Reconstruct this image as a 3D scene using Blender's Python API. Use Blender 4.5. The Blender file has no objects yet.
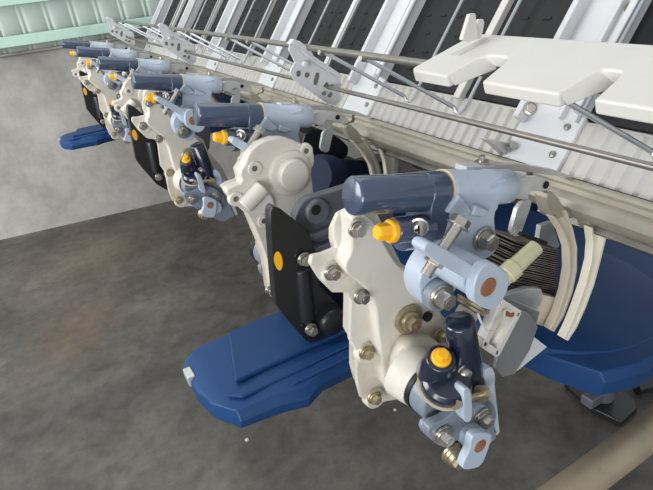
import bpy, bmesh, math, random
from mathutils import Vector, Matrix
random.seed(4)
S = bpy.context.scene
COL = S.collection
# ------------------------------------------------------------------ camera
H = 0.75                      # lens height above the shed floor (m)
F = 540.0                     # focal length in pixels of the 653 px frame
AX = Vector((0.85816864, -0.31866467, 0.40249151))     # world X seen by the camera (right, down, forward)
AY = Vector((-343.5, -243.0, F)).normalized()          # world Y: along the row of planting units
AZ = AX.cross(AY)
camd = bpy.data.cameras.new('camera'); cam = bpy.data.objects.new('camera', camd); COL.objects.link(cam)
camd.sensor_width = 36.0; camd.lens = F / 653.0 * 36.0; camd.clip_start = 0.01
cam.matrix_world = Matrix(((AX[0], -AX[1], -AX[2], 0), (AY[0], -AY[1], -AY[2], 0), (AZ[0], -AZ[1], -AZ[2], H), (0, 0, 0, 1)))
S.camera = cam
# ------------------------------------------------------------------ light
w = bpy.data.worlds.new('world'); S.world = w; w.use_nodes = True
bg = w.node_tree.nodes['Background']; bg.inputs[0].default_value = (0.93, 0.96, 1.0, 1); bg.inputs[1].default_value = 0.62
def area(name, loc, target, size, sy, power, col):
    l = bpy.data.lights.new(name, 'AREA'); l.shape = 'RECTANGLE'; l.size = size; l.size_y = sy; l.energy = power; l.color = col
    o = bpy.data.objects.new(name, l); COL.objects.link(o); o.location = loc
    o.rotation_euler = (Vector(target) - Vector(loc)).to_track_quat('-Z', 'Y').to_euler(); return o
area('door_daylight', (-1.5, 1.25, 1.3), (0.1, 1.9, 0.6), 1.3, 1.1, 38, (1.0, 0.995, 0.98))
area('side_daylight', (-1.5, -1.1, 0.72), (0.3, 0.5, 0.55), 1.6, 0.7, 32, (1.0, 1.0, 1.0))
area('roof_daylight', (0.6, 1.3, 2.9), (0.3, 0.8, 0.3), 1.8, 1.8, 14, (1.0, 0.995, 0.98))
S.view_settings.view_transform = 'Standard'; S.view_settings.look = 'None'
S.view_settings.exposure = 0.0; S.view_settings.gamma = 1.0; S.view_settings.use_curve_mapping = False

# ------------------------------------------------------------------ helpers
def ray(px, py):
    r = Vector((px - 326.5, py - 245.0, F)); return Vector((r.dot(AX), r.dot(AY), r.dot(AZ)))
def P(px, py, y):             # point of the vertical plane Y = y
    r = ray(px, py); r = r * (y / r.y); return Vector((r.x, r.y, r.z + H))
def PZ(px, py, z):            # point of the horizontal plane Z = z
    r = ray(px, py); r = r * ((z - H) / r.z); return Vector((r.x, r.y, z))

def srgb(c): return tuple(((v / 255.0 + 0.055) / 1.055) ** 2.4 if v > 10 else v / 255.0 / 12.92 for v in c) + (1,)
def mat(name, rgb, rough=0.5, metal=0.0, var=0.08, scale=30.0, bump=0.0, spec=0.5, coat=0.0, grime=None, gs=9.0, trans=0.0, sss=0.0):
    m = bpy.data.materials.new(name); m.use_nodes = True; nt = m.node_tree; b = nt.nodes['Principled BSDF']
    tc = nt.nodes.new('ShaderNodeTexCoord'); n = nt.nodes.new('ShaderNodeTexNoise'); n.inputs['Scale'].default_value = scale; n.inputs['Detail'].default_value = 6
    nt.links.new(tc.outputs['Object'], n.inputs['Vector'])
    mp = nt.nodes.new('ShaderNodeMapRange'); mp.inputs['From Min'].default_value = .3; mp.inputs['From Max'].default_value = .7
    mp.inputs['To Min'].default_value = 1 - var; mp.inputs['To Max'].default_value = 1 + var * .6
    nt.links.new(n.outputs['Fac'], mp.inputs['Value'])
    mx = nt.nodes.new('ShaderNodeMix'); mx.data_type = 'RGBA'; mx.blend_type = 'MULTIPLY'; mx.inputs['Factor'].default_value = 1
    mx.inputs['A'].default_value = srgb(rgb); nt.links.new(mp.outputs[0], mx.inputs['B'])
    out = mx.outputs['Result']
    if grime:
        n2 = nt.nodes.new('ShaderNodeTexNoise'); n2.inputs['Scale'].default_value = gs; n2.inputs['Detail'].default_value = 8; n2.inputs['Roughness'].default_value = .65
        nt.links.new(tc.outputs['Object'], n2.inputs['Vector'])
        r2 = nt.nodes.new('ShaderNodeMapRange'); r2.inputs['From Min'].default_value = .52; r2.inputs['From Max'].default_value = .75; r2.inputs['To Max'].default_value = .7
        nt.links.new(n2.outputs['Fac'], r2.inputs['Value'])
        m2 = nt.nodes.new('ShaderNodeMix'); m2.data_type = 'RGBA'; m2.inputs['B'].default_value = srgb(grime)
        nt.links.new(r2.outputs[0], m2.inputs['Factor']); nt.links.new(out, m2.inputs['A']); out = m2.outputs['Result']
    nt.links.new(out, b.inputs['Base Color'])
    b.inputs['Roughness'].default_value = rough; b.inputs['Metallic'].default_value = metal
    b.inputs['Specular IOR Level'].default_value = spec; b.inputs['Coat Weight'].default_value = coat; b.inputs['Coat Roughness'].default_value = .12
    b.inputs['Transmission Weight'].default_value = trans
    if bump:
        bp = nt.nodes.new('ShaderNodeBump'); bp.inputs['Strength'].default_value = bump; bp.inputs['Distance'].default_value = .002
        nt.links.new(n.outputs['Fac'], bp.inputs['Height']); nt.links.new(bp.outputs[0], b.inputs['Normal'])
    return m
M = dict(
 cream=mat('cream_paint', (214, 209, 198), .38, var=.07, scale=22, grime=(176, 164, 142), gs=14, coat=.15),
 cream2=mat('cream_paint_grimy', (200, 193, 178), .45, var=.08, scale=20, grime=(140, 128, 108), gs=18),
 body=mat('pale_blue_grey_paint', (178, 191, 206), .36, var=.05, scale=26, grime=(156, 170, 190), gs=30, coat=.2),
 dbody=mat('blue_grey_paint', (124, 133, 145), .38, var=.07, scale=26, grime=(98, 104, 110), gs=26, coat=.2),
 hous=mat('dark_blue_grey_paint', (86, 89, 98), .45, var=.08, grime=(74, 76, 80), gs=22),
 navy=mat('gloss_navy_paint', (60, 74, 98), .22, var=.1, coat=.7, scale=40),
 navym=mat('matte_navy_paint', (34, 46, 70), .65, var=.15, spec=.2),
 navyd=mat('gloss_dark_navy', (26, 34, 54), .2, var=.1, coat=.7, scale=40),
 yellow=mat('yellow_plastic', (248, 182, 22), .35, var=.05, coat=.2),
 zinc=mat('zinc_steel', (196, 192, 184), .28, .9, var=.14, scale=60),
 brass=mat('yellow_zinc_steel', (184, 172, 144), .34, .8, var=.2, scale=60),
 rust=mat('rusty_steel', (156, 108, 74), .7, .2, var=.3, scale=90, grime=(112, 66, 44), gs=80),
 black=mat('black_plastic', (30, 31, 34), .32, var=.15, coat=.2),
 hole=mat('black_bore', (14, 14, 15), .8),
 belt=mat('black_belt_rubber', (24, 25, 28), .75, var=.3, scale=18, grime=(38, 37, 36), gs=7),
 blue=mat('blue_float_plastic', (28, 64, 112), .42, var=.12, scale=14, grime=(24, 50, 92), gs=10, spec=.25),
 white=mat('white_plastic', (208, 210, 212), .32, var=.03, coat=.2),
 plate=mat('ivory_ribbed_plate', (188, 186, 182), .42, var=.05, grime=(196, 188, 178), gs=8),
 plank=mat('cream_moulded_plastic', (208, 206, 200), .4, var=.03, grime=(204, 198, 188), gs=6),
 rail=mat('aluminium_slide_rail', (166, 160, 146), .5, .25, var=.08, grime=(132, 126, 112), gs=12),
 rod=mat('bright_plated_rod', (196, 202, 206), .3, .8, var=.05),
 bar=mat('dull_steel_bar', (142, 138, 132), .4, .7, var=.15, scale=50, grime=(120, 102, 84), gs=40),
 galv=mat('galvanised_steel', (204, 205, 206), .32, .45, var=.12, scale=70),
 fork=mat('beige_plastic_fork', (206, 196, 180), .35, var=.05, coat=.3),
 forkw=mat('ivory_plastic_fork', (234, 230, 212), .35, var=.04, coat=.3),
 sleeve=mat('yellowed_clear_sleeve', (214, 210, 172), .25, var=.12, coat=.4, trans=.15),
 bristle=mat('dark_rubber_fins', (104, 98, 92), .5, var=.4, scale=80, grime=(150, 142, 130), gs=60),
 tan=mat('worn_tan_paint', (162, 150, 128), .42, .15, var=.12, scale=40, grime=(120, 106, 84), gs=30, coat=.1),
 green=mat('pale_green_paint', (172, 204, 190), .5, var=.06, scale=10, grime=(120, 150, 138), gs=5),
 sheet=mat('pale_green_sheet', (232, 242, 238), .5, var=.05, scale=8, grime=(190, 206, 198), gs=6),
 seal=mat('rubber_seal', (20, 20, 22), .5),
 gasket=mat('cream_gasket', (206, 196, 170), .6),
)

class MB:
    def __init__(s): s.bm = bmesh.new()
    def prism(s, pts, d):                        # pts: coplanar points, d: extrusion vector
        b = s.bm; d = Vector(d); a = [b.verts.new(p) for p in pts]; c = [b.verts.new(Vector(p) + d) for p in pts]
        n = len(a); fs = [b.faces.new(a), b.faces.new(c[::-1])]
        for i in range(n): fs.append(b.faces.new((a[i], c[i], c[(i + 1) % n], a[(i + 1) % n])))
        bmesh.ops.recalc_face_normals(b, faces=fs); return s
    def trace(s, px, y0, y1, smooth=0):          # outline seen at plane y0, real thickness to y1
        pts = [P(x, y, y0) for x, y in px]
        for _ in range(smooth):
            q = []
            for i in range(len(pts)):
                a, c = pts[i], pts[(i + 1) % len(pts)]; q += [a * .75 + c * .25, a * .25 + c * .75]
            pts = q
        return s.prism(pts, (0, y1 - y0, 0))
    def box(s, a, b):
        x0, y0, z0 = a; x1, y1, z1 = b
        return s.prism([(x0, y0, z0), (x1, y0, z0), (x1, y0, z1), (x0, y0, z1)], (0, y1 - y0, 0))
    def lathe(s, o, ax, prof, seg=28, ph=0.0):   # prof: (distance along axis, radius)
        b = s.bm; o = Vector(o); ax = Vector(ax).normalized(); q = ax.to_track_quat('Z', 'Y'); u = q @ Vector((1, 0, 0)); v = q @ Vector((0, 1, 0))
        rings = []; fs = []
        for t, r in prof:
            if r < 1e-7: rings.append([b.verts.new(o + ax * t)]); continue
            rings.append([b.verts.new(o + ax * t + (u * math.cos(ph + 2 * math.pi * i / seg) + v * math.sin(ph + 2 * math.pi * i / seg)) * r) for i in range(seg)])
        for A, B in zip(rings, rings[1:]):
            for i in range(seg):
                j = (i + 1) % seg
                if len(A) == 1: fs.append(b.faces.new((A[0], B[i], B[j])))
                elif len(B) == 1: fs.append(b.faces.new((A[i], B[0], A[j])))
                else: fs.append(b.faces.new((A[i], B[i], B[j], A[j])))
        if len(rings[0]) > 1: fs.append(b.faces.new(rings[0][::-1]))
        if len(rings[-1]) > 1: fs.append(b.faces.new(rings[-1]))
        bmesh.ops.recalc_face_normals(b, faces=fs); return s
    def cyl(s, a, b_, r, seg=24, r2=None):
        a = Vector(a); b_ = Vector(b_); return s.lathe(a, b_ - a, [(0, r), ((b_ - a).length, r if r2 is None else r2)], seg)
    def tube(s, pts, r, seg=12, rs=None, flat=1.0):
        b = s.bm; pts = [Vector(p) for p in pts]; rings = []; fs = []; n = len(pts); up = None
        for i, p in enumerate(pts):
            t = (pts[min(i + 1, n - 1)] - pts[max(i - 1, 0)]).normalized()
            if up is None: up = t.orthogonal().normalized()
            up = (up - t * up.dot(t)).normalized(); v = t.cross(up); rr = rs[i] if rs else r
            rings.append([b.verts.new(p + (up * math.cos(2 * math.pi * k / seg) + v * math.sin(2 * math.pi * k / seg) * flat) * rr) for k in range(seg)])
        for A, B in zip(rings, rings[1:]):
            for i in range(seg): fs.append(b.faces.new((A[i], B[i], B[(i + 1) % seg], A[(i + 1) % seg])))
        fs.append(b.faces.new(rings[0][::-1])); fs.append(b.faces.new(rings[-1]))
        bmesh.ops.recalc_face_normals(b, faces=fs); return s
    def hexbolt(s, o, ax=(0, -1, 0), rw=.0078, rh=.0055, hh=.0045, ph=.4, tip=True):
        o = Vector(o); ax = Vector(ax).normalized()
        s.lathe(o - ax * .0006, ax, [(0, rw), (.0014, rw), (.0017, rw * .96)], 24)
        s.lathe(o + ax * .0014, ax, [(0, rw * .82), (.0014, rw * .82)], 24)
        s.lathe(o + ax * .0028, ax, [(0, rh), (hh * .85, rh), (hh, rh * .88)], 6, ph)
        if tip: s.lathe(o + ax * (.0028 + hh - .0002), ax, [(0, rh * .62), (.0006, rh * .58)], 16)
        return s
    def build(s, name, m, parent=None, bevel=0, seg=2, auto=35, sub=0):
        me = bpy.data.meshes.new(name); 
        if parent is not None: s.bm.transform(Matrix.Translation(-wloc(parent)))
        s.bm.to_mesh(me); s.bm.free(); o = bpy.data.objects.new(name, me); COL.objects.link(o); me.materials.append(M[m] if isinstance(m, str) else m)
        for p in me.polygons: p.use_smooth = True
        if bevel:
            md = o.modifiers.new('bevel', 'BEVEL'); md.width = bevel; md.segments = seg; md.limit_method = 'ANGLE'; md.angle_limit = math.radians(40); md.harden_normals = True; md.use_clamp_overlap = True
        else: me.set_sharp_from_angle(angle=math.radians(auto))
        if parent is not None: o.parent = parent
        return o
def wloc(o):
    v = Vector(o.location)
    while o.parent: o = o.parent; v += Vector(o.location)
    return v
def tag(o, label=None, cat=None, group=None, kind=None):
    if label: o['label'] = label
    if cat: o['category'] = cat
    if group: o['group'] = group
    if kind: o['kind'] = kind
    return o
def thing(name, loc, label, cat, group=None):
    o = bpy.data.objects.new(name, None); COL.objects.link(o); o.location = loc; o.empty_display_size = .02
    return tag(o, label, cat, group)
def kids(o): return [c for c in COL.objects if c.parent is o]
def dup(o, dy, label, parent=None):
    ch = kids(o); c = o.copy(); COL.objects.link(c)
    if parent is None: c.location = Vector(o.location) + Vector((0, dy, 0)); c['label'] = label
    else: c.parent = parent
    for q in ch: dup(q, 0, None, c)
    return c
def bolt(parent, p, ax=(0, -1, 0), m='zinc', rw=.0075, rh=.0054, hh=.0045, name='bolt', ph=.4):
    return MB().hexbolt(p, ax, rw, rh, hh, ph).build(name, m, parent)

# ================================================================== setting
WA = PZ(0, 240, 0); WB = PZ(240, 185, 0); WD = (WB - WA).normalized(); WN = WD.cross(Vector((0, 0, 1))).normalized()
if WN.y > 0: WN = -WN                     # faces the machine
def wall_z(px, py):
    r = ray(px, py); C = Vector((0, 0, H)); t = (WA - C).dot(WN) / r.dot(WN); return (C + r * t).z
def wp(u, d, z): q = WA + WD * u + WN * d; return Vector((q.x, q.y, z))
# concrete floor
fm = bpy.data.materials.new('concrete_floor'); fm.use_nodes = True; nt = fm.node_tree; b = nt.nodes['Principled BSDF']
def N(t, **k):
    n = nt.nodes.new(t)
    for a, v in k.items(): n.inputs[a].default_value = v
    return n
def ramp(n, stops):
    r = nt.nodes.new('ShaderNodeValToRGB'); e = r.color_ramp.elements
    while len(e) < len(stops): e.new(.5)
    for q, (p, c) in zip(e, stops): q.position = p; q.color = srgb(c)
    nt.links.new(n, r.inputs[0]); return r.outputs[0]
def mixc(a, bcol, fac, mode='MIX'):
    m = nt.nodes.new('ShaderNodeMix'); m.data_type = 'RGBA'; m.blend_type = mode
    for s_, v in (('A', a), ('B', bcol), ('Factor', fac)):
        if hasattr(v, 'links'): nt.links.new(v, m.inputs[s_])
        else: m.inputs[s_].default_value = v
    return m.outputs['Result']
tc = N('ShaderNodeTexCoord'); G = tc.outputs['Object']
n1 = N('ShaderNodeTexNoise', Scale=2.2, Detail=9, Roughness=.62); nt.links.new(G, n1.inputs['Vector'])
n2 = N('ShaderNodeTexNoise', Scale=40, Detail=8, Roughness=.7); nt.links.new(G, n2.inputs['Vector'])
c = ramp(n1.outputs['Fac'], [(.3, (74, 72, 68)), (.5, (97, 94, 89)), (.7, (124, 120, 112))])
c2 = ramp(n2.outputs['Fac'], [(.3, (196, 196, 196)), (.6, (255, 255, 255))])
c = mixc(c, c2, .75, 'MULTIPLY')
n4 = N('ShaderNodeTexNoise', Scale=9, Detail=7, Roughness=.6, Distortion=1.2); nt.links.new(G, n4.inputs['Vector'])
c = mixc(c, ramp(n4.outputs['Fac'], [(.32, (186, 184, 180)), (.5, (232, 231, 229)), (.68, (255, 255, 255))]), .9, 'MULTIPLY')
def blotch(cx, cy, rad, col, amt, c):
    mp = N('ShaderNodeMapping'); mp.inputs['Location'].default_value = (-cx / rad, -cy / rad, 0); mp.inputs['Scale'].default_value = (1 / rad, 1 / rad, 0)
    nt.links.new(G, mp.inputs['Vector']); g = N('ShaderNodeTexGradient'); g.gradient_type = 'SPHERICAL'; nt.links.new(mp.outputs[0], g.inputs[0])
    mm = nt.nodes.new('ShaderNodeMath'); mm.operation = 'MULTIPLY'; nt.links.new(g.outputs['Fac'], mm.inputs[0]); nt.links.new(n2.outputs['Fac'], mm.inputs[1])
    m3 = nt.nodes.new('ShaderNodeMath'); m3.operation = 'MULTIPLY'; m3.use_clamp = True; nt.links.new(mm.outputs[0], m3.inputs[0]); m3.inputs[1].default_value = amt
    return mixc(c, srgb(col), m3.outputs[0])
q = PZ(85, 320, 0); c = blotch(q.x, q.y, .16, (118, 96, 80), .9, c)
q = PZ(60, 355, 0); c = blotch(q.x, q.y, .12, (116, 98, 84), .8, c)
q = PZ(100, 255, 0); c = blotch(q.x, q.y, .3, (126, 110, 92), .8, c)
nt.links.new(c, b.inputs['Base Color']); b.inputs['Roughness'].default_value = .62
bp = N('ShaderNodeBump', Strength=.35, Distance=.004); nt.links.new(n2.outputs['Fac'], bp.inputs['Height']); nt.links.new(bp.outputs[0], b.inputs['Normal'])
o = MB().prism([(-2.5, -1.6, -.05), (3, -1.6, -.05), (3, 3.2, -.05), (-2.5, 3.2, -.05)], (0, 0, .05)).build('floor', fm); tag(o, kind='structure')
# concrete wall skirt
wm = bpy.data.materials.new('concrete_wall'); wm.use_nodes = True; nt = wm.node_tree; b = nt.nodes['Principled BSDF']
tc = N('ShaderNodeTexCoord'); G = tc.outputs['Object']
n1 = N('ShaderNodeTexNoise', Scale=3.2, Detail=8, Roughness=.6); nt.links.new(G, n1.inputs['Vector'])
n2 = N('ShaderNodeTexNoise', Scale=24, Detail=8, Roughness=.7); nt.links.new(G, n2.inputs['Vector'])
c = ramp(n1.outputs['Fac'], [(.3, (132, 129, 124)), (.5, (164, 161, 156)), (.7, (184, 181, 176))])
c = mixc(c, ramp(n2.outputs['Fac'], [(.3, (214, 214, 214)), (.6, (255, 255, 255))]), .6, 'MULTIPLY')
nt.links.new(c, b.inputs['Base Color']); b.inputs['Roughness'].default_value = .8
bp = N('ShaderNodeBump', Strength=.4, Distance=.004); nt.links.new(n2.outputs['Fac'], bp.inputs['Height']); nt.links.new(bp.outputs[0], b.inputs['Normal'])
zt = wall_z(0, 55); zb0 = wall_z(0, 48); zb1 = wall_z(0, 37)
m_ = MB().prism([wp(-2, 0, 0), wp(3, 0, 0), wp(3, 0, zt), wp(-2, 0, zt)], -WN * .12)
o = m_.build('wall_back', wm); tag(o, kind='structure')
# corrugated sheet above the skirt, one continuous folded sheet
m_ = MB(); prof = []; u = -2.0; pit = .075
while u < 3:
    for du, d in ((0, 0), (.042, 0), (.045, -.004), (.048, -.004), (.051, 0), (.057, 0), (.060, -.004), (.063, -.004), (.066, 0)): prof.append((u + du, d - .01))
    u += pit
front = [wp(a, d, zt - .01) for a, d in prof]; back = [wp(a, d - .004, zt - .01) for a, d in prof]
bm = m_.bm; h = 1.6
F0 = [bm.verts.new(p) for p in front]; F1 = [bm.verts.new(p + Vector((0, 0, h))) for p in front]
for i in range(len(F0) - 1): bm.faces.new((F0[i], F0[i + 1], F1[i + 1], F1[i]))
sh = m_.build('wall_cladding', 'sheet'); tag(sh, kind='structure')
md = sh.modifiers.new('solid', 'SOLIDIFY'); md.thickness = .002
o = MB().prism([wp(-2, .002, zb0), wp(3, .002, zb0), wp(3, .002, zb1), wp(-2, .002, zb1)], WN * .045).build('trim_1', 'green', None, .003); tag(o, kind='structure')
zz = wall_z(0, 7)
o = MB().prism([wp(-2, .002, zz), wp(3, .002, zz), wp(3, .002, zz + .06), wp(-2, .002, zz + .06)], WN * .045).build('trim_2', 'green', None, .003); tag(o, kind='structure')
o = MB().prism([wp(-2, .0, zt - .006), wp(3, .0, zt - .006), wp(3, .0, zt + .002), wp(-2, .0, zt + .002)], WN * .012).build('trim_3', wm, None, .002); tag(o, kind='structure')

# ================================================================== seedling tray
R0 = P(537, 171, .32); UA = math.radians(52)
UU = Vector((math.cos(UA), 0, math.sin(UA))); NN = Vector((-math.sin(UA), 0, math.cos(UA)))
def T(s, h, y): q = Vector((R0.x, 0, R0.z)) + UU * s + NN * h; return Vector((q.x, y, q.z))
def tbox(m_, s0, s1, h0, h1, y0, y1): return m_.prism([T(s0, h0, y0), T(s1, h0, y0), T(s1, h1, y0), T(s0, h1, y0)], (0, y1 - y0, 0))
Y0, Y1, SL = -.30, 1.865, .52
tray = thing('seedling_tray', T(0, 0, .8), 'long sloping white seedling tray with black belts behind the row of planting arms', 'seedling tray')
tbox(MB(), .0, SL, -.016, -.006, Y0, Y1).build('tray_deck', 'plate', tray, .001)
for k in range(-1, 5):
    ya = .365 + .3 * k; yb = .60 + .3 * k
    # ribbed entry plate
    m_ = MB(); tbox(m_, 0, .054, -.006, -.002, ya - .005, yb + .005); n = 16; p = (yb - ya) / n
    for i in range(n):
        y = ya + i * p
        m_.prism([T(.001, -.002, y), T(.001, -.002, y + p), T(.001, .0000, y + p * .6), T(.001, .0008, y + p * .2)], UU * .05)
    m_.build('ribbed_plate', 'plate', tray)
    for a, c_ in ((ya, .452 + .3 * k), (.464 + .3 * k, yb)):
        m_ = MB(); tbox(m_, .056, SL, -.006, -.001, a, c_)
        s_ = .075; r_ = 0
        while s_ < SL - .01:
            y = a + .014 + (r_ % 2) * .014
            while y < c_ - .012:
                tbox(m_, s_, s_ + .003, -.001, .0002, y, y + .009); y += .028
            s_ += .024; r_ += 1
        m_.build('belt', 'belt', tray)
    tbox(MB(), .05, SL, -.006, .006, .453 + .3 * k, .463 + .3 * k).build('belt_divider', 'plank', tray, .001)
for k in range(-1, 6):
    y = .30 + .3 * k
    if y > Y1: break
    m_ = MB(); e = min(y + .064, Y1)
    tbox(m_, 0, SL, -.006, .002, y, e)
    tbox(m_, .056, SL, .0, .016, y, y + .007); tbox(m_, .04, SL, .0, .016, e - .007, e)
    tbox(m_, .05, SL, .0, .008, y + .02, y + .024)
    m_.build('lane_divider', 'white', tray, .0012)
    for s_ in (.018, .045):
        MB().lathe(T(s_, .002, y + .012), NN, [(0, .0035), (.0012, .0032), (.002, .0015)], 14).build('rivet', 'bar', tray)
    for i in range(4): MB().lathe(T(.16 + .1 * i, .002, y + .013), NN, [(0, .006), (.001, .006), (.0012, .003)], 16).build('mounting_hole', 'bar', tray)
# slide rail, one length per lane
def rail(k, label):
    ya, yb = .025 + .3 * k, .318 + .3 * k
    t = thing('slide_rail', T(-.01, .005, ya), label, 'rail', 'slide rail lengths under the seedling tray')
    pr = [(.003, -.010), (.003, .004), (-.001, .008), (-.004, .008), (-.006, .005), (-.010, .005), (-.014, .010), (-.018, .012), (-.024, .010), (-.027, .004), (-.028, -.004), (-.026, -.010), (-.01, -.012)]
    MB().prism([T(a, b_ , ya) for a, b_ in pr], (0, yb - ya, 0)).build('rail_profile', 'rail', t, .0008)
    tbox(MB(), -.0005, .0025, .0035, .0052, ya, yb).build('dark_seam', 'hole', t)
    tbox(MB(), -.033, -.024, -.020, -.011, ya + .01, yb - .01).build('rail_underside', 'bar', t, .001)
    return t
names = ['nearest one, above the two curved forks', 'behind the first and second planting arms', 'behind the second and third planting arms', 'behind the third and fourth planting arms', 'behind the fourth and fifth planting arms', 'far end by the concrete wall']
for k in range(6): rail(k, ('slide rail length, ' + names[k]))

# retaining rods standing off the belts and their cross bar
barp = P(305, 47, .61); lowp = P(328, 87, .61)
ry = []
for k in range(-1, 5):
    for j, a in enumerate((.424, .509, .594)):
        if a + .3 * k > 1.82: continue
        ry.append((a + .3 * k, k, j))
ret = thing('seedling_retainer', (barp.x, .6, barp.z), 'dull steel cross bar with plated retaining rods hooked over the seedling tray', 'retaining rack')
MB().tube([(barp.x, -.3, barp.z), (barp.x, 1.83, barp.z)], .0036, 14).build('cross_bar', 'bar', ret)
for y, k, j in ry:
    if j == 2: 
        MB().tube([T(.045, .018, y), T(SL, .018, y)], .0017, 8).build('retaining_rod', 'rod', ret); continue
    b0 = Vector((barp.x, y + .06, barp.z - .002)); 
    pts = [b0 + Vector((0, 0, .004)), b0, T(.034, .022, y + .012), T(.030, .0205, y + .006), T(.030, .019, y + .002), T(.036, .018, y), T(.05, .018, y), T(SL, .018, y)]
    MB().tube(pts, .0022, 8).build('retaining_rod', 'rod', ret)
    MB().cyl(b0 + Vector((-.004, 0, 0)), b0 + Vector((.006, 0, -.003)), .0035, 12).build('rod_clip', 'zinc', ret)
t = MB().tube([(lowp.x, -.3, lowp.z), (lowp.x, 1.86, lowp.z)], .0027, 12).build('guide_rod', 'bar')
tag(t, 'long thin round steel rod running below the cross bar along the tray', 'rod')

# slotted bracket plates carrying the rods
def bracket(label):
    y = .61
    t = thing('rod_bracket', P(320, 70, y), label, 'bracket', 'slotted cream brackets holding the rods')
    m_ = MB(); m_.trace([(290, 44), (294, 39), (300, 41), (311, 50), (314, 56), (320, 60), (341, 74), (341, 100), (336, 106), (327, 103), (294, 80), (290, 72), (295, 62), (289, 50)], y, y + .003)
    m_.trace([(290, 44), (294, 39), (300, 41), (311, 50), (314, 56), (320, 60), (342, 75), (341, 78), (318, 65), (308, 56), (298, 46)], y - .010, y)
    m_.build('plate', 'white', t, .0008)
    y -= .0006
    for px in ([(316, 72), (320, 73), (317, 86), (313, 84)], [(326, 82), (329, 83), (327, 88), (323, 87)], [(331, 84), (334, 85), (332, 90), (329, 89)], [(324, 91), (327, 92), (325, 96), (321, 94)], [(330, 92), (333, 93), (331, 98), (327, 97)], [(297, 70), (301, 71), (300, 77), (296, 76)]):
        MB().trace(px, y, y + .0008, 1).build('slot', 'bar', t)
    MB().lathe(P(307, 75, y), (0, -1, 0), [(0, .0032), (.0008, .003)], 14).build('hole', 'bar', t)
    MB().lathe(P(304, 64, y), (0, -1, 0), [(0, .004), (.006, .0036), (.007, .001)], 14).build('stud', 'white', t)
    return t
b0 = bracket('slotted cream bracket plate nearest the camera, holding the rods above the tray edge')
dup(b0, .6, 'slotted cream bracket plate, middle of the three along the rods')
dup(b0, 1.2, 'slotted cream bracket plate farthest away, close to the green cladding')

# cream slotted hand guard over the rods
pl = thing('slotted_guard', T(.06, .06, .2), 'cream moulded guard board with open slots lying over the seedling tray', 'guard')
sx, cx_ = math.sin(math.radians(17)), math.cos(math.radians(17))
r_ = ray(409, 70); f0 = Vector((.2690, 0, .2690 * r_.z / r_.x + H)); pd = Vector((cx_, 0, sx)); pn = Vector((-sx, 0, cx_))
def PB(px, py):               # point on the board's top plane -> (distance from front edge, y)
    r = ray(px, py); C = Vector((0, 0, H)); t_ = (f0 - C).dot(pn) / r.dot(pn); q = C + r * t_; return (q - f0).dot(pd), q.y
def bd(px, py): a, y = PB(px, py); return f0 + pd * a + Vector((0, y, 0))
def bq(a, y, d=0): return f0 + pd * a + pn * d + Vector((0, y, 0))
fr = PB(409, 70)[0]; bk = PB(540, 37)[0]
yl0 = PB(409, 70)[1]; yl1 = PB(475, 33)[1]
s1 = [PB(446, 76.5), PB(484, 55), PB(512, 57), PB(480, 82.6)]
s2 = [PB(556, 96), PB(599, 69), PB(626, 71), PB(590, 102)]
sl = [PB(450, 56), PB(485, 38), PB(489, 41), PB(459, 56)]
pts = [(fr, yl0 - .004), (fr + .003, yl0)]
top = [(bk, yl1), (bk, -.3), (fr, -.3)]
def slot(q):                   # open slot running in from the front edge
    (a0, y0), (a1, y1), (a2, y2), (a3, y3) = q; dd = max(a1, a2)
    return y0, y3, y1, y2, dd
poly = [(bk, yl1)]
poly += [(bk, -.3), (fr, -.3)]
for q in (s2, s1):
    y0, y3, y1, y2, dd = slot(q); w_ = y1 - y2
    poly += [(fr, y3), (dd - .006, y2), (dd - .001, y2 + w_ * .15), (dd, y2 + w_ * .5), (dd - .001, y2 + w_ * .85), (dd - .006, y1), (fr, y0)]
poly += [(fr, yl0 - .005), (fr + .004, yl0)]
MB().prism([bq(a, y) for a, y in poly], -pn * .0095).build('board', 'plank', pl, .0018, 3)
for q in (s1, s2):
    y0, y3, y1, y2, dd = slot(q)
    MB().prism([bq(fr + .001, y0 + .0005), bq(dd, y1), bq(dd, y1 - .009, -.009), bq(fr + .004, y0 - .0015, -.008)], -pn * .002).build('slot_wall', 'plank', pl, .0006)
MB().prism([bq(a, y, .0008) for a, y in sl], -pn * .0012).build('recess', 'plate', pl)
for px, y in ((467, .36), (600, .12)):
    pass
yt_ = PB(474, 34)[1] - .018
m_ = MB(); m_.trace([(462, 40), (470, 14), (476, 13), (479, 38), (470, 42)], yt_ - .003, yt_ + .001); m_.trace([(474, 32), (479, 19), (484, 19), (485, 23), (482, 38), (474, 40)], yt_, yt_ + .003)
m_.build('support_tab', 'plank', pl, .001)
for px in ((530, 109),):
    q = P(px[0], px[1], .235); MB().hexbolt(q, (-.5, -.6, .3), .0042, .0032, .003).build('bolt', 'zinc', pl)

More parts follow.
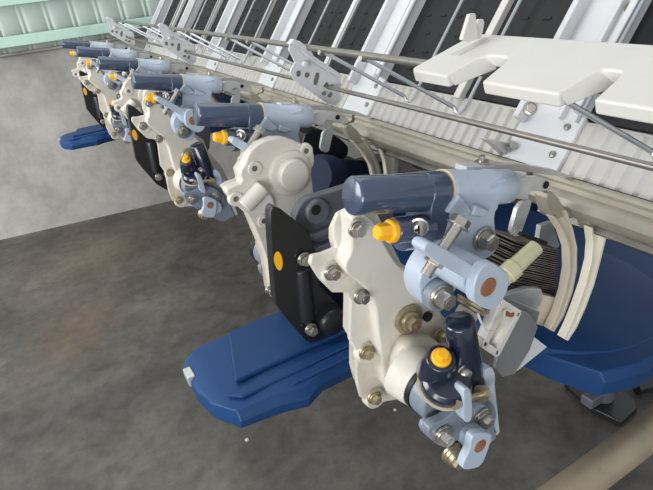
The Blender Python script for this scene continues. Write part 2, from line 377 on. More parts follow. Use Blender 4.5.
# ================================================================== planting unit parts
CX = .30
def upper_arm(label):
    t = thing('planting_arm', P(480, 220, .25), label, 'planting arm', 'upper planting arms')
    yc = .2585; A = P(351, 196, yc); B = P(436, 191, yc); ax = (B - A).normalized(); L = (B - A).length; r = .0121
    E = P(506, 188, yc)
    # navy cap
    m_ = MB(); m_.lathe(A, ax, [(0, 0), (0, r * .86), (.0008, r * .95), (.002, r), (L * .5, r * 1.03), (L - .006, r * 1.08), (L, r * 1.1)], 36)
    vd = Vector((ax.z, 0, -ax.x)); vd = vd if vd.z < 0 else -vd
    fo = A + ax * (L - .013); ol_ = []
    for a_ in range(-200, 21, 20): ol_.append((math.cos(math.radians(a_)) * .0135, -math.sin(math.radians(a_)) * -.0135))
    ol_ = [(c0, s0) for c0, s0 in ol_]
    fpts = [fo + Vector((0, 1, 0)) * c0 + vd * s0 for c0, s0 in ol_] + [fo + Vector((0, .0115, 0)) + vd * .024, fo + Vector((0, .006, 0)) + vd * .034, fo + Vector((0, -.004, 0)) + vd * .036, fo + Vector((0, -.012, 0)) + vd * .030, fo + Vector((0, -.0135, 0)) + vd * .016]
    m_.prism(fpts, ax * .0165)
    m_.lathe(P(393, 231, .252), ax, [(0, .0088), (.03, .0095)], 24)
    m_.lathe(P(393, 231, .252) + Vector((0, .004, -.006)), ax, [(.008, .010), (.03, .010)], 20)
    cap = m_.build('spring_cover', 'navy', t, .0012)
    # yellow plug
    q = P(391, 231, .252); m_ = MB(); m_.lathe(q, -ax, [(-.002, .0078), (.0015, .0078), (.0025, .0068), (.003, .005)], 24)
    m_.lathe(q - ax * .002, -ax, [(0, .0062), (.008, .0056), (.0095, .0045)], 6)
    m_.build('plug', 'yellow', t, .0006)
    q = P(419, 227, .2445); d = (Vector((-.9, -1, .1))).normalized()
    s_ = MB().lathe(q, d, [(-.002, .0062), (.0008, .0062), (.001, .005), (.0025, .0046), (.0042, .003), (.0046, 0)], 20).build('screw', 'zinc', t)
    q2 = q + d * .0044; up = Vector((0, 0, 1)); m_ = MB(); m_.box(q2 - Vector((.0028, .0006, .0004)), q2 + Vector((.0028, .0004, .0004))); m_.box(q2 - Vector((.0004, .0006, .0028)), q2 + Vector((.0004, .0004, .0028)))
    m_.build('cross_slot', 'hole', s_)
    # gasket
    q = P(441, 190, yc); MB().lathe(q, ax, [(0, r * 1.16), (.0012, r * 1.16)], 32).build('gasket', 'gasket', t)
    # pale casting
    m_ = MB(); Lb = (E - q).length
    m_.lathe(q + ax * .0012, ax, [(0, r * 1.14), (.002, r * 1.14), (Lb * .6, r * 1.02), (Lb * .62, r * 1.08), (Lb * .97, r * 1.04), (Lb, r * .92)], 36)
    m_.trace([(443, 190), (500, 186), (500, 206), (495, 214), (496, 230), (499, 246), (492, 257), (478, 262), (470, 274), (456, 288), (452, 304), (442, 312), (428, 309), (420, 297), (419, 280), (428, 262), (442, 246), (437, 225), (441, 205)], .2475, .266, 1)
    m_.trace([(447, 213), (460, 194), (474, 213), (464, 218)], .2425, .249)
    m_.trace([(472, 216), (476, 205), (492, 212), (482, 218)], .2425, .249)
    m_.box(E - Vector((.040, .012, -.009)), E - Vector((.012, -.004, -.0145)))
    m_.build('casting', 'body', t, .0018, 3)
    MB().lathe(P(441, 297, .240), (0, -1, 0), [(-.007, .0116), (.0, .0116), (.001, .0104)], 28).build('lower_lobe', 'dbody', t, .001)
    # forked boss with rusty pin
    m_ = MB(); m_.trace([(490, 262), (499, 266), (511, 275), (507, 296), (494, 311), (484, 309), (473, 302), (474, 285), (480, 269)], .206, .214, 1)
    m_.trace([(480, 262), (492, 262), (503, 274), (500, 290), (488, 302), (474, 300), (462, 288), (464, 272)], .214, .245, 1)
    m_.build('boss', 'body', t, .0014, 3)
    MB().lathe(P(488, 287, .206), (0, -1, 0), [(-.002, .0065), (.0007, .0064)], 24).build('pin', 'rust', t)
    m_ = MB(); m_.trace([(423, 252), (425, 245), (431, 242), (440, 246), (474, 265), (478, 273), (470, 281), (462, 277), (432, 259)], .213, .225, 1)
    m_.build('lug', 'body', t, .0018, 3)
    a = P(460, 222, .222); c_ = P(429, 270, .222); dr = (c_ - a).normalized()
    m_ = MB(); m_.cyl(a, c_ + dr * .004, .0038, 16)
    m_.lathe(a - dr * .003, dr, [(0, .0062), (.0055, .0066)], 6, .3); m_.lathe(a + dr * .002, dr, [(0, .0074), (.001, .0074)], 20)
    m_.lathe(a + dr * ((c_ - a).length * .74), dr, [(0, .0064), (.0048, .0064)], 6, .3)
    m_.build('clamp_bolt', 'zinc', t, .0003)
    bolt(t, P(484, 239, .2455), (-.05, -1, 0), rw=.0088, rh=.0062, hh=.0068); bolt(t, P(441, 297, .238), (-.05, -1, 0), rw=.0088, rh=.0064, hh=.0068)
    m_ = MB(); m_.cyl(P(505, 190, .262), P(518, 191, .262), .0042, 14); m_.lathe(P(509, 190, .262), ax, [(0, .0075), (.004, .0075)], 6)
    m_.build('push_rod', 'zinc', t)
    # steel clevis
    m_ = MB(); m_.trace([(514, 186), (521, 178), (538, 176), (549, 180), (551, 187), (545, 192), (534, 190), (528, 194), (530, 200), (516, 199), (512, 194)], .252, .256, 1)
    m_.trace([(514, 186), (521, 178), (538, 176), (549, 180), (551, 187), (545, 192), (534, 190), (528, 194), (530, 200), (516, 199), (512, 194)], .266, .270, 1)
    m_.trace([(516, 184), (524, 178), (534, 177), (530, 184), (520, 190)], .2535, .2685)
    m_.build('clevis', 'galv', t, .0008)
    MB().lathe(P(546, 185, .2515), (0, -1, 0), [(0, .003), (.0004, .003)], 14).build('pin_hole', 'hole', t)
    m_ = MB(); m_.trace([(519, 204), (531, 199), (532, 204), (524, 226), (521, 235), (515, 237), (511, 232), (513, 224)], .262, .266, 1)
    m_.lathe(P(516, 231, .262), (0, -1, 0), [(0, .0025), (.001, .0025)], 12)
    m_.build('link', 'galv', t, .0005)
    # flat bar lying over the casting
    m_ = MB(); m_.trace([(462, 171), (478, 166), (520, 164), (556, 170), (575, 178), (556, 176), (520, 171), (480, 173)], .278, .286)
    m_.build('flat_bar', 'galv', t, .0005)
    m_ = MB(); m_.trace([(466, 173), (467, 167), (497, 166), (497, 172)], .268, .280); m_.build('bar_block', 'white', t, .0008)
    m_ = MB(); q = P(482, 166, .275); m_.lathe(q, (0, 0, 1), [(0, .0055), (.004, .0055)], 6, .2); m_.lathe(q, (0, 0, 1), [(.004, .0026), (.008, .0024)], 12); m_.build('nut', 'zinc', t)
    return t

def lower_arm(label):
    t = thing('planting_arm', P(462, 415, .232), label, 'planting arm', 'lower planting arms')
    Cb = P(429, 390, .25); cx, cz = Cb.x, Cb.z
    MB().lathe((cx, .262, cz), (0, -1, 0), [(0, .0196), (.0108, .0196)], 36).build('seal', 'seal', t)
    m_ = MB(); m_.lathe((cx, .2515, cz), (0, -1, 0), [(0, .0190), (.014, .0188), (.0175, .0175)], 36)
    m_.trace([(424, 434), (428, 424), (440, 418), (458, 404), (462, 396), (478, 394), (490, 400), (498, 412), (494, 428), (498, 438), (490, 444), (478, 455), (462, 452), (452, 446), (436, 444)], .229, .238, 1)
    m_.build('casting', 'dbody', t, .0016, 3)
    # face plate tongue with pin
    m_ = MB(); m_.trace([(430, 438), (428, 430), (434, 424), (446, 419), (458, 408), (463, 404), (474, 402), (484, 404), (492, 410), (494, 422), (487, 432), (470, 436), (458, 440), (448, 448), (438, 446)], .222, .230, 1)
    m_.build('face_plate', 'dbody', t, .0014, 3)
    m_ = MB(); m_.trace([(471, 438), (478, 433), (491, 433), (492, 438), (488, 452), (482, 466), (472, 470), (462, 470), (464, 462), (470, 450)], .205, .212, 1)
    m_.trace([(470, 436), (488, 428), (494, 438), (486, 452), (476, 458), (468, 450)], .212, .228, 1)
    m_.build('tongue', 'body', t, .0012, 3)
    MB().lathe(P(480, 446, .205), (0, -1, 0), [(-.002, .0056), (.0006, .0055)], 22).build('pin', 'rust', t)
    m_ = MB(); m_.trace([(463, 390), (468, 387), (472, 391), (473, 404), (473, 420), (467, 424), (463, 418), (464, 402)], .213, .223, 1); m_.build('rib', 'body', t, .0014, 3)
    bolt(t, P(442, 434, .2215), (-.05, -1, -.15), rw=.0078, rh=.0056, hh=.006); bolt(t, P(482, 416, .2215), (-.05, -1, -.15), rw=.0078, rh=.0056, hh=.006)
    d = Vector((-.15, -1, -.1)).normalized(); q = P(452, 452, .225)
    m_ = MB(); m_.lathe(q, d, [(0, .0095), (.002, .0095), (.0025, .0085), (.005, .0085), (.0055, .0075), (.009, .0075)], 22); m_.lathe(q + d * .009, d, [(0, .0058), (.004, .0055)], 6)
    m_.build('lock_nut', 'brass', t)
    a = P(454, 403, .218); c_ = P(486, 392, .218); dr = (c_ - a).normalized()
    m_ = MB(); m_.cyl(a, c_, .0028, 14); m_.lathe(a - dr * .001, dr, [(0, .005), (.0045, .005)], 6); m_.lathe(c_ - dr * .0045, dr, [(0, .0052), (.005, .0052)], 6); m_.lathe(c_ - dr * .006, dr, [(0, .0066), (.0012, .0066)], 18)
    m_.build('clamp_bolt', 'brass', t)
    # navy spring cover pointing up
    yc = .236; A = P(459, 320, yc); B = P(469, 382, yc); ax = (B - A).normalized(); L = (B - A).length; r = .0112
    m_ = MB(); m_.lathe(A, ax, [(0, 0), (0, r * .8), (.0008, r * .92), (.002, r), (L * .7, r * 1.05), (L, r * 1.1)], 32)
    dq = Vector((-.12, -.45, .9)).normalized()
    m_.lathe(P(441, 358, .230), dq, [(-.026, .0135), (-.010, .0125), (-.002, .0110), (0, .0098)], 26)
    m_.lathe(P(447, 379, .230), dq, [(-.010, .0185), (-.002, .0185), (.002, .015)], 30)
    m_.lathe(P(464, 373, .232), (-.2, -.9, .35), [(-.006, .009), (.004, .0085)], 20)
    m_.build('spring_cover', 'navyd', t, .0012)
    d = Vector((-.12, -.45, .9)).normalized(); q = P(441, 358, .230)
    m_ = MB(); m_.lathe(q, d, [(-.001, .0072), (.002, .0072), (.003, .006)], 22); m_.lathe(q, d, [(0, .0056), (.008, .0046)], 6); m_.build('plug', 'yellow', t, .0006)
    d = Vector((-.2, -.9, .35)).normalized()
    MB().lathe(P(464, 373, .2275), d, [(-.003, .0058), (.0012, .0058), (.0014, .0046), (.003, .004), (.0045, .002), (.0047, 0)], 18).build('screw', 'zinc', t)
    MB().lathe(P(447, 379, .230) - dq * .0115, dq, [(0, .0192), (.0015, .0202)], 30).build('gasket', 'gasket', t)
    # planting claw
    m_ = MB(); m_.trace([(476, 380), (484, 370), (492, 372), (495, 384), (500, 432), (497, 436), (490, 410), (482, 392)], .232, .238)
    m_.trace([(484, 372), (492, 366), (496, 376), (494, 392), (486, 390)], .224, .232, 1)
    m_.build('claw', 'body', t, .0006)
    return t

def rotor(label):
    t = thing('rotor_case', P(390, 330, .31), label, 'gear case', 'cream rotor cases between the planting arms')
    fl = [(350, 208), (338, 214), (334, 224), (334, 237), (337, 248), (322, 254), (312, 256), (310, 264), (320, 280), (333, 293), (347, 293), (351, 302), (350, 340), (357, 352), (357, 382), (361, 398), (374, 406), (386, 402), (398, 400), (425, 400), (446, 384), (456, 352), (448, 322), (432, 300), (428, 280), (402, 264), (392, 244), (378, 214), (364, 208)]
    ce = P(395, 320, .312)
    m_ = MB(); m_.trace(fl, .312, .317)
    m_.build('front_cover', 'cream', t, .0016, 3)
    m_ = MB(); pts = [P(x, y, .312) for x, y in fl]; cen = sum(pts, Vector()) / len(pts); q_ = []
    for p in pts: v = cen + (p - cen) * .88; v.y = .3172; q_.append(v)
    m_.prism(q_, (0, .012, 0)); m_.build('rear_shell', 'cream2', t, .002, 2)
    m_ = MB(); bl = [(352, 214), (366, 216), (376, 224), (388, 250), (400, 268), (424, 280), (440, 306), (448, 334), (446, 362), (428, 388), (402, 398), (386, 392), (382, 360), (378, 330), (376, 304), (364, 286), (348, 276), (344, 266), (352, 252), (352, 236)]
    m_.trace(bl, .296, .314, 1); bul = m_.build('raised_body', 'cream', t, .007, 4)
    Cb = P(429, 390, .25)
    MB().lathe((Cb.x - .004, .300, Cb.z + .004), (0.09, -1, -.09), [(.024, .0232), (.030, .0225), (.040, .0208), (.0425, .0202)], 40).build('bearing_neck', 'cream', t)
    MB().trace([(404, 350), (424, 338), (448, 346), (450, 378), (428, 402), (408, 404), (396, 390)], .279, .300, 2).build('lower_bulge', 'cream', t, .009, 4)
    for px, py in ((332, 272), (366, 352), (374, 397)):
        MB().lathe(P(px, py, .312), (0, -1, 0), [(-.004, .0105), (.0035, .0098), (.0042, .009)], 24).build('bolt_pad', 'cream', t)
    for px, py, y_ in ((357, 229, .292), (332, 272, .307), (361, 296, .298), (366, 352, .307), (374, 397, .307)):
        bolt(t, P(px, py, y_), (-.03, -1, 0), 'brass' if py > 350 else 'zinc', rw=.0068, rh=.0046, hh=.0042)
    m_ = MB(); m_.trace([(342, 274), (338, 264), (354, 246), (376, 262), (362, 282)], .304, .313, 1); m_.build('web', 'cream', t, .003)
    q = P(409, 320, .293)
    m_ = MB(); m_.lathe(q, (0, -1, 0), [(-.002, .0128), (.0012, .0128), (.0018, .0118), (.002, .0092), (.0045, .0088), (.005, .008)], 32)
    m_.lathe(q, (0, -1, 0), [(.004, .0062), (.010, .0060)], 6, .5); m_.build('axle_nut', 'brass', t)
    MB().lathe(q + Vector((0, -.0102, 0)), (0, -1, 0), [(0, .0024), (.0006, .002)], 12).build('axle_end', 'rust', t)
    MB().lathe(P(428, 317, .294), (0, -1, 0), [(-.002, .0045), (.0008, .0045)], 16).build('drain_plug', 'black', t)
    bolt(t, P(440, 336, .29), (.1, -1, .2), 'brass', rw=.0062, rh=.0044)
    return t

def housing(label):
    t = thing('drive_housing', P(325, 240, .39), label, 'drive housing', 'dark housings with a black cover and yellow spot')
    m_ = MB(); m_.trace([(294, 222), (300, 206), (308, 198), (318, 196), (345, 188), (372, 178), (392, 190), (396, 250), (372, 300), (346, 285), (322, 270), (304, 245)], .428, .440, 1)
    m_.lathe(P(316, 211, .428), (0, -1, 0), [(-.004, .0135), (.006, .0122)], 28)
    for q0, q1 in ((236, 219), (250, 234), (262, 248)): m_.prism([P(312, q0, .420), P(350, q1, .420), P(350, q1 + 5, .420), P(313, q0 + 6, .420)], (0, .01, 0))
    m_.build('casting', 'hous', t, .0016, 3)
    MB().lathe(P(316, 210, .4218), (0, -1, 0), [(0, .0052), (.0004, .0052)], 18).build('bore', 'hole', t)
    m_ = MB(); m_.trace([(270, 212), (273, 206), (281, 209), (309, 231), (316, 252), (320, 285), (340, 306), (345, 330), (322, 348), (306, 341), (285, 317), (276, 304), (273, 270), (270, 226)], .412, .424)
    m_.lathe(P(301, 268, .4150), P(306, 322, .4150) - P(301, 268, .4150), [(-.003, .003), (0, .0085), (.008, .0095), (.058, .0095), (.064, .004)], 24)
    m_.lathe(P(331, 320, .406), (0, -1, 0), [(-.01, .017), (.006, .015), (.009, .011)], 28)
    m_.build('guard_cover', 'black', t, .0016, 3)
    MB().trace([(275, 254), (278, 251), (281, 254), (283, 262), (282, 269), (279, 271), (276, 267), (274, 260)], .4112, .4125, 1).build('yellow_spot', 'yellow', t)
    m_ = MB(); m_.trace([(300, 236), (340, 220), (380, 240), (380, 300), (340, 330), (320, 300)], .441, .47, 1); m_.build('gear_block', 'black', t, .002)
    for px, py, y in ((304, 259, .409), (311, 329, .408)): bolt(t, P(px, py, y), (-.05, -1, 0), rw=.0068, rh=.0056, hh=.0042)
    return t

def chain_case(label):
    t = thing('chain_case', P(285, 200, .5), label, 'gear case', 'cream chain cases with a round cover')
    ol = [(280, 137), (293, 140), (308, 147), (314, 151), (315, 164), (311, 170), (314, 192), (318, 230), (312, 290), (300, 322), (290, 318), (282, 311), (273, 298), (269, 268), (264, 250), (250, 217), (241, 209), (232, 201), (225, 191), (232, 187), (243, 183), (240, 172), (245, 165), (250, 152), (261, 142)]
    m_ = MB(); m_.trace(ol, .498, .512, 1); m_.build('front_shell', 'cream', t, .002, 3)
    pts = [P(x, y, .498) for x, y in ol]; cen = sum(pts, Vector()) / len(pts); q_ = [Vector((cen.x + (p.x - cen.x) * .94, .5125, cen.z + (p.z - cen.z) * .96)) for p in pts]
    MB().prism(q_, (0, .013, 0)).build('rear_shell', 'cream2', t, .002)
    q = P(290, 173, .498)
    m_ = MB(); m_.lathe(q, (0, -1, 0), [(-.003, .026), (.003, .024), (.004, .0225), (.004, .0175), (.010, .0168), (.0125, .0155), (.0135, .012), (.0138, 0)], 48); m_.build('round_cover', 'cream', t)
    m_ = MB(); m_.tube([P(244, 207, .493), P(263, 187, .493)], .009, 20); m_.trace([(262, 186), (276, 200), (272, 214), (252, 214), (248, 206)], .491, .499, 1); m_.build('boss', 'cream', t, .002)
    m_ = MB()
    hs = ((254.6, 168.6), (306, 151), (236, 199), (264, 221))
    for px, py in hs: MB().lathe(P(px, py, .498), (0, -1, 0), [(-.004, .0085), (.0022, .0075)], 22).build('bolt_pad', 'cream', t, .0008)
    for px, py in hs: MB().lathe(P(px, py, .4957), (0, -1, 0), [(0, .003), (.0004, .003)], 14).build('bore', 'bar', t)
    MB().tube([P(258, 150, .535), P(252, 166, .535), P(246, 184, .535)], .012, 16).build('drive_sleeve', 'black', t)
    bolt(t, P(270, 290, .496), rw=.006, rh=.004)
    return t

ord_ = ['nearest the camera', 'second nearest, beside the round cream cover', 'third from the camera', 'fourth from the camera', 'fifth from the camera, small', 'farthest from the camera, next to the wall']
u0 = upper_arm('pale blue-grey upper planting arm with navy cylinder, nearest the camera and largest')
lab = [None, 'upper planting arm with navy cylinder above the nearest round cream cover, second in the row', 'third upper planting arm in the row, navy cylinder left of the second one', 'fourth upper planting arm in the row, left of the third one', 'fifth upper planting arm in the row, last but one towards the wall', 'farthest upper planting arm in the row, short navy tip close to the concrete wall']
for k in range(1, 6): dup(u0, .3 * k, lab[k])
l0 = lower_arm('lower planting arm hanging lowest in front of the nearest cream case, navy cover upright')
for k, lb in ((1, 'lower planting arm mostly hidden behind the nearest round-covered cream case'), (2, 'lower planting arm with rusty pin on the second cream rotor case'), (4, 'farthest lower planting arm, low on the third rotor case')): dup(l0, .3 * k, lb)
r0_ = rotor('largest cream rotor case with a column of bolts, behind the nearest planting arm')
dup(r0_, .6, 'cream rotor case right of the yellow-spotted black cover, middle of three'); dup(r0_, 1.2, 'farthest and smallest cream rotor case, above the far blue float')
h0 = housing('dark housing with the black cover and yellow spot standing above the near blue float')
dup(h0, .6, 'black-covered housing with a yellow spot against the wall, middle one'); dup(h0, 1.2, 'farthest black-covered housing, narrow strip above the far blue float')
c0 = chain_case('cream gear case with a large round cover left of the nearest planting arm')
dup(c0, .6, 'smaller cream gear case with round cover between the third and fourth arms'); dup(c0, 1.2, 'farthest cream gear case, tiny beside the last planting arms')

# ================================================================== floats
def loft(m_, secs):            # each section: closed loop of points with the same count
    b = m_.bm; R = [[b.verts.new(p) for p in s_] for s_ in secs]; fs = []; n = len(R[0])
    for A, B in zip(R, R[1:]):
        for i in range(n): fs.append(b.faces.new((A[i], B[i], B[(i + 1) % n], A[(i + 1) % n])))
    fs.append(b.faces.new(R[0][::-1])); fs.append(b.faces.new(R[-1])); bmesh.ops.recalc_face_normals(b, faces=fs); return m_
def float_(label, dy=0):
    zt_ = H - .352; yc = .436
    t = thing('float', (.2, yc, zt_ - .03), label, 'float', 'blue planter floats')
    m_ = MB(); secs = []
    # x, near y, far y, top z offset
    for x, ya, yb, dz in ((.058, .428, .484, -.010), (.064, .400, .492, -.006), (.080, .372, .500, -.003), (.12, .366, .497, 0), (.145, .358, .497, 0), (.165, .368, .497, 0), (.28, .368, .497, 0), (.325, .36, .512, 0), (.34, .31, .562, .002), (.350, .25, .622, .003), (.366, .210, .662, .004), (.40, .197, .675, .005), (.45, .196, .676, .005), (.50, .205, .667, .005), (.56, .228, .644, .005), (.62, .27, .60, .004), (.66, .32, .55, .002), (.69, .39, .48, -.006)):
        z = zt_ + dz; b_ = zt_ - .024; i = .006
        secs.append([Vector(p) for p in ((x, ya, z - .010), (x, ya + i, z), (x, ya + .02, z + .001), (x, yb - .02, z + .001), (x, yb - i, z), (x, yb, z - .010), (x, yb - .004, b_), (x, ya + .004, b_))])
    loft(m_, secs); m_.build('hull', 'blue', t, .002, 2)
    m_ = MB()
    m_.prism([(.078, .398, zt_ - .001), (.30, .398, zt_ - .001), (.30, .386, zt_ - .001), (.09, .386, zt_ - .001)], (0, 0, .0045))
    m_.prism([(.092, .408, zt_), (.30, .408, zt_), (.30, .486, zt_), (.115, .486, zt_)], (0, 0, .006))
    m_.prism([(.135, .372, zt_ - .001), (.17, .385, zt_ - .001), (.30, .385, zt_ - .001), (.30, .372, zt_ - .001)], (0, 0, .004))
    m_.build('top_ribs', 'blue', t, .0025, 3)
    m_ = MB(); rs = []
    n = 28
    for f_, dz in ((1.0, .001), (.95, .007), (.8, .010), (.5, .012), (.15, .013)):
        rs.append([Vector((.438 + .112 * f_ * math.cos(2 * math.pi * i / n), .332 + .122 * f_ * math.sin(2 * math.pi * i / n), zt_ + dz)) for i in range(n)])
    loft(m_, rs); m_.build('front_dome', 'blue', t)
    m_ = MB(); m_.box((.056, .452, zt_ - .016), (.064, .47, zt_ - .004)); m_.build('tip_tab', 'galv', t, .001)
    return t
f0_ = float_('long blue float with its pointed rear end reaching left over the bare floor, nearest one')
dup(f0_, 1.2, 'far blue float, small pointed end in front of the concrete wall')

# ================================================================== things between arm and tray
def fork(name, pts, ws, y, m, label, grp='curved forks under the slide rail', yth=.0055):
    L_, R_ = [], []
    for i, (x, yy) in enumerate(pts):
        a = pts[max(i - 1, 0)]; c_ = pts[min(i + 1, len(pts) - 1)]; dx, dy = c_[0] - a[0], c_[1] - a[1]; l = math.hypot(dx, dy); w_ = ws[i] / 2
        L_.append((x - dy / l * w_, yy + dx / l * w_)); R_.append((x + dy / l * w_, yy - dx / l * w_))
    t = thing(name, P(pts[0][0], pts[0][1], y), label, 'fork', grp)
    m_ = MB(); m_.trace(L_ + R_[::-1], y + .003, y + yth); m_.build('blade', m, t, .001)
    k_ = 3.2
    L2 = [(a + (b_ - a) * .0, c_) for (a, c_), (b_, _) in zip(L_, R_)]
    m_ = MB()
    for A_, B_ in ((L_, R_), (R_, L_)):
        q = []
        for (a, c_), (b_, d_) in zip(A_, B_):
            dx, dy = b_ - a, d_ - c_; l = math.hypot(dx, dy); q.append((a + dx / l * 2.2, c_ + dy / l * 2.2))
        m_.trace(A_ + q[::-1], y - .002, y + yth)
    m_.build('lip', m, t, .0005)
    m_ = MB(); x, yy = pts[0]
    m_.trace([(x - 14, yy - 20), (x - 4, yy - 22), (x + 8, yy + 2), (x - 6, yy + 6), (x - 12, yy - 4)], y + .001, y + .013, 1); m_.build('hinge', 'rail', t, .001)
    m_ = MB(); m_.hexbolt(P(x + 10, yy - 2, y + .008), (-.3, -1, .4), .005, .0036, .003); m_.build('bolt', 'zinc', t)
    return t
ga = 'beige curved fork on the left of the pair beside the nearest planting arm'
A_ = fork('curved_fork', [(560, 214), (568, 230), (573, 248), (573, 270), (569, 292), (561, 315), (552, 331)], [15, 11, 9, 8.5, 8, 7, 5], .262, 'fork', ga)
B_ = fork('curved_fork', [(600, 228), (599, 244), (596, 262), (590, 285), (582, 307), (574, 326), (566, 340)], [18, 12, 9, 8.5, 8, 7, 5], .250, 'forkw', 'ivory curved fork on the right of the pair, against the blue float front')
dup(A_, .3, 'left curved fork of the pair above the nearest navy cylinder'); dup(B_, .3, 'right curved fork of the pair above the nearest navy cylinder')
dup(A_, .6, 'small left curved fork behind the round-covered case'); dup(B_, .6, 'small right curved fork behind the round-covered case')

t = thing('claw_holder', P(510, 340, .27), 'silver claw holder box with a cream framed window right of the lower navy cover', 'claw holder')
m_ = MB()
for px in ([(503, 299), (522, 311), (518, 318), (500, 306)], [(500, 303), (504, 306), (487, 349), (483, 346)], [(518, 312), (522, 313), (499, 357), (495, 354)], [(484, 340), (499, 350), (497, 358), (482, 348)]): m_.trace(px, .236, .245)
m_.build('window_frame', 'plank', t, .0006)
m_ = MB(); m_.trace([(500, 304), (520, 314), (498, 352), (485, 344)], .245, .2485); m_.build('inner_plate', 'gasket', t)
m_ = MB(); m_.trace([(521, 311), (530, 314), (538, 327), (530, 350), (515, 374), (503, 377), (495, 368), (497, 358)], .241, .244); m_.trace([(504, 296), (540, 312), (536, 326), (520, 318), (500, 306)], .2485, .254)
m_.build('side_plate', 'rod', t, .0006)
m_ = MB(); m_.trace([(534, 337), (547, 347), (517, 371)], .2475, .250); m_.build('white_wedge', 'white', t)
m_ = MB(); m_.tube([P(505, 310, .234), P(503, 321, .23), P(496, 331, .226), P(488, 331, .226), P(481, 322, .226), P(478, 314, .226)], .0009, 8); m_.build('wire', 'white', t)
MB().hexbolt(P(508, 312, .2405), (-.1, -1, 0), .0035, .0026, .002).build('bolt', 'rust', t)
t = thing('push_rod', P(467, 307, .255), 'short steel push rod end with thick nut below the nearest arm boss', 'push rod')
a = P(478, 296, .252); c_ = P(462, 322, .252); d = (c_ - a).normalized()
m_ = MB(); m_.lathe(a, d, [(0, .004), (.02, .004)], 16); m_.build('shaft', 'bar', t)
m_ = MB(); m_.lathe(a + d * .006, d, [(0, .0135), (.002, .0135), (.003, .012), (.005, .012)], 28); m_.build('collar', 'brass', t)
m_ = MB(); m_.lathe(a + d * .012, d, [(0, .0085), (.007, .0085), (.008, .0075)], 6, .4); m_.build('nut', 'zinc', t)

t = thing('clear_sleeve', P(510, 265, .256), 'yellowed translucent sleeve slanting up behind the nearest rusty pin', 'sleeve')
a = P(492, 288, .258); c_ = P(536, 247, .258); d = (c_ - a).normalized(); L = (c_ - a).length
m_ = MB(); m_.lathe(a, d, [(0, .0075), (L * .3, .0075), (L * .32, .0085), (L * .5, .0085), (L * .52, .0072), (L, .0066)], 24); m_.build('tube', 'sleeve', t)
m_ = MB(); m_.trace([(521, 236), (524, 233), (548, 242), (546, 246)], .246, .250); m_.build('tip', 'black', t)
m_ = MB(); m_.lathe(a + d * L * .02, d, [(0, .0092), (.003, .0092)], 20); m_.build('ferrule', 'zinc', t)

t = thing('finned_block', P(532, 280, .33), 'stack of thin dark rubber fins between the clear sleeve and the curved forks', 'fin stack')
for i in range(26):
    f_ = i / 25; x0 = 505 + 10 * math.sin(i * 1.7) * .3 + (1 - f_) * 10; y0 = 240 + f_ * 52; x1 = 560 - f_ * 2; y1 = y0 + 10 + f_ * 2
    MB().trace([(x0, y0), (x1, y1), (x1, y1 + 1.1), (x0, y0 + 1.1)], .280, .312).build('fin', 'bristle', t)
m_ = MB(); m_.trace([(540, 294), (557, 298), (548, 328), (532, 323)], .270, .280); m_.build('end_block', 'fork', t, .001)
m_ = MB(); m_.trace([(512, 244), (552, 252), (550, 300), (512, 296)], .296, .304); m_.build('core', 'black', t)
t = MB(); t.trace([(541, 226), (553, 222), (560, 246), (552, 252), (538, 246)], .320, .326); o = t.build('stay_plate', 'white', None, .0008)
tag(o, 'small white stay plate behind the left curved fork', 'plate')
t = MB(); t.trace([(490, 300), (540, 285), (545, 300), (530, 318), (500, 308)], .264, .270, 1); o = t.build('sheet_cover', 'galv', None, .0008)
tag(o, 'bent shiny sheet metal cover above the silver claw holder', 'cover')

# support rail lug beside the tray
t = thing('tray_clip', P(510, 148, .36), 'pointed grey steel clip bolted at the tray edge under the slotted guard', 'clip')
m_ = MB(); m_.trace([(487, 140), (505, 142), (524, 148), (524, 154), (516, 156), (506, 156), (498, 148)], .36, .37); m_.build('plate', 'galv', t, .0006)
MB().hexbolt(P(511, 146, .358), (-.4, -1, .5), .0055, .004, .004).build('bolt', 'zinc', t)

# frame tubes behind
o = MB().tube([(.45, .2, H - .245), (.45, 1.8, H - .245)], .022, 20).build('frame_tube', 'navyd'); tag(o, 'dark navy round frame tube running along behind the planting arms', 'frame tube')
def bent(label):
    t = thing('bent_pipe', P(345, 150, .72), label, 'pipe', 'cream bent pipes')
    pts = [P(325, 120, .78), P(326, 132, .78), P(328, 144, .78), P(333, 153, .78), P(342, 160, .78), P(356, 166, .77), P(385, 178, .76)]
    MB().tube(pts, .0105, 18).build('pipe', 'cream2', t)
    a = P(359, 167, .77); c_ = P(361, 168, .77); MB().cyl(a, c_, .0118, 18).build('clamp', 'black', t)
    return t
b_ = bent('cream bent pipe behind the nearest round-covered case'); dup(b_, .6, 'cream bent pipe farther back, behind the fourth arm')
t = thing('drive_case', P(345, 172, .66), 'dark navy round drive case behind the nearest round-covered cream case', 'drive case')
m_ = MB(); q = P(316, 176, .62); e = P(385, 178, .70); d = (e - q).normalized(); m_.lathe(q, d, [(0, .026), (.01, .030), (.03, .030), (.032, .026), ((e - q).length, .026)], 28); m_.build('housing', 'navym', t, .001)
m_ = MB(); m_.trace([(300, 138), (318, 126), (340, 138), (352, 150), (338, 168), (306, 170)], .74, .79, 1); m_.build('gear_block', 'black', t, .003)
o = MB().tube([P(300, 150, .86), P(400, 210, .80)], .011, 14).build('drive_shaft', 'black'); tag(o, 'black drive shaft in the dark gap right of the round cream cover', 'shaft')
t = thing('gap_filler_body', (.62, 1.15, H - .25), 'added dark navy machine body that fills the gap under the seedling tray', 'machine body')  # unseen body, added so the gap under the tray turns dark
m_ = MB(); m_.prism([(.52, .56, H - .31), (.52, .56, H - .20), (.55, .56, H - .135), (.90, .56, H - .10), (.90, .56, H - .31)], (0, 1.2, 0)); m_.build('body', 'navyd', t, .012, 3)
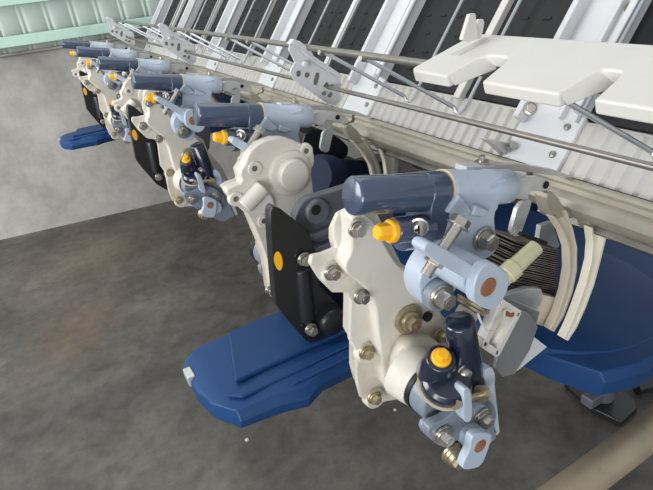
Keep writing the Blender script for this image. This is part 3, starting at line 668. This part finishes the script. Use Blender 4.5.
for y in (.62, .9, 1.2, 1.5):
    m_ = MB(); m_.cyl((.485, y, H - .25), (.522, y, H - .25), .045, 28); m_.cyl((.476, y, H - .25), (.486, y, H - .25), .03, 24); m_.build('filler_boss', 'black', t, .002)  # made-up bosses that give the added body some shape
o = MB().box((.40, -.1, H - .232), (.42, 1.8, H - .222)).build('frame_bar', 'bar', None, .001); tag(o, 'flat grey steel frame bar hidden in shade beneath the slide rail', 'frame bar')

# ================================================================== stand on the floor, tan pipe
t = thing('floor_stand', PZ(600, 400, 0), 'dark flat foot plate with a grey post standing on the floor at right', 'stand')
pts = [PZ(x, y, .0) for x, y in ((564, 388), (574, 372), (590, 374), (634, 404), (636, 414), (620, 428), (592, 414))]
MB().prism(pts, (0, 0, .014)).build('foot_plate', 'black', t, .003)
q = PZ(602, 396, .014)
m_ = MB(); m_.cyl(q, q + Vector((0, 0, .30)), .02, 22); m_.build('post', 'hous', t, .001)
m_ = MB(); m_.box(q + Vector((-.045, -.012, 0)), q + Vector((-.01, .012, .022))); m_.box(q + Vector((-.04, -.01, .035)), q + Vector((-.01, .010, .055))); m_.build('bracket', 'hous', t, .004)
o = MB().cyl(PZ(636, 388, .015), PZ(700, 372, .015), .012, 16).build('floor_bar', 'black'); tag(o, 'short dark bar on the floor at the right edge beside the stand', 'bar')
zc = H - .45; a = PZ(562, 497, zc); c_ = PZ(644, 436, zc); d = (c_ - a).normalized()
e_ = PZ(672, 412, zc)
o = MB().tube([a - d * .10, a, a + d * (c_ - a).length * .6, c_, e_, e_ + (e_ - c_) * 6], .0165, 24).build('tan_pipe', 'tan'); tag(o, 'thick worn tan round pipe crossing the lower right corner', 'pipe')
for i, (px, py, r_) in enumerate(((247, 440, .004), (395, 410, .003))):
    o = MB().lathe(PZ(px, py, .0), (0, 0, 1), [(0, r_), (r_ * .5, r_ * .9), (r_ * .9, 0)], 7).build('pebble', 'plate'); tag(o, ['tiny pale pebble on the open floor below the blue float', 'tiny pale pebble on the floor under the lowest arm'][i], 'pebble', 'pebbles on the floor')
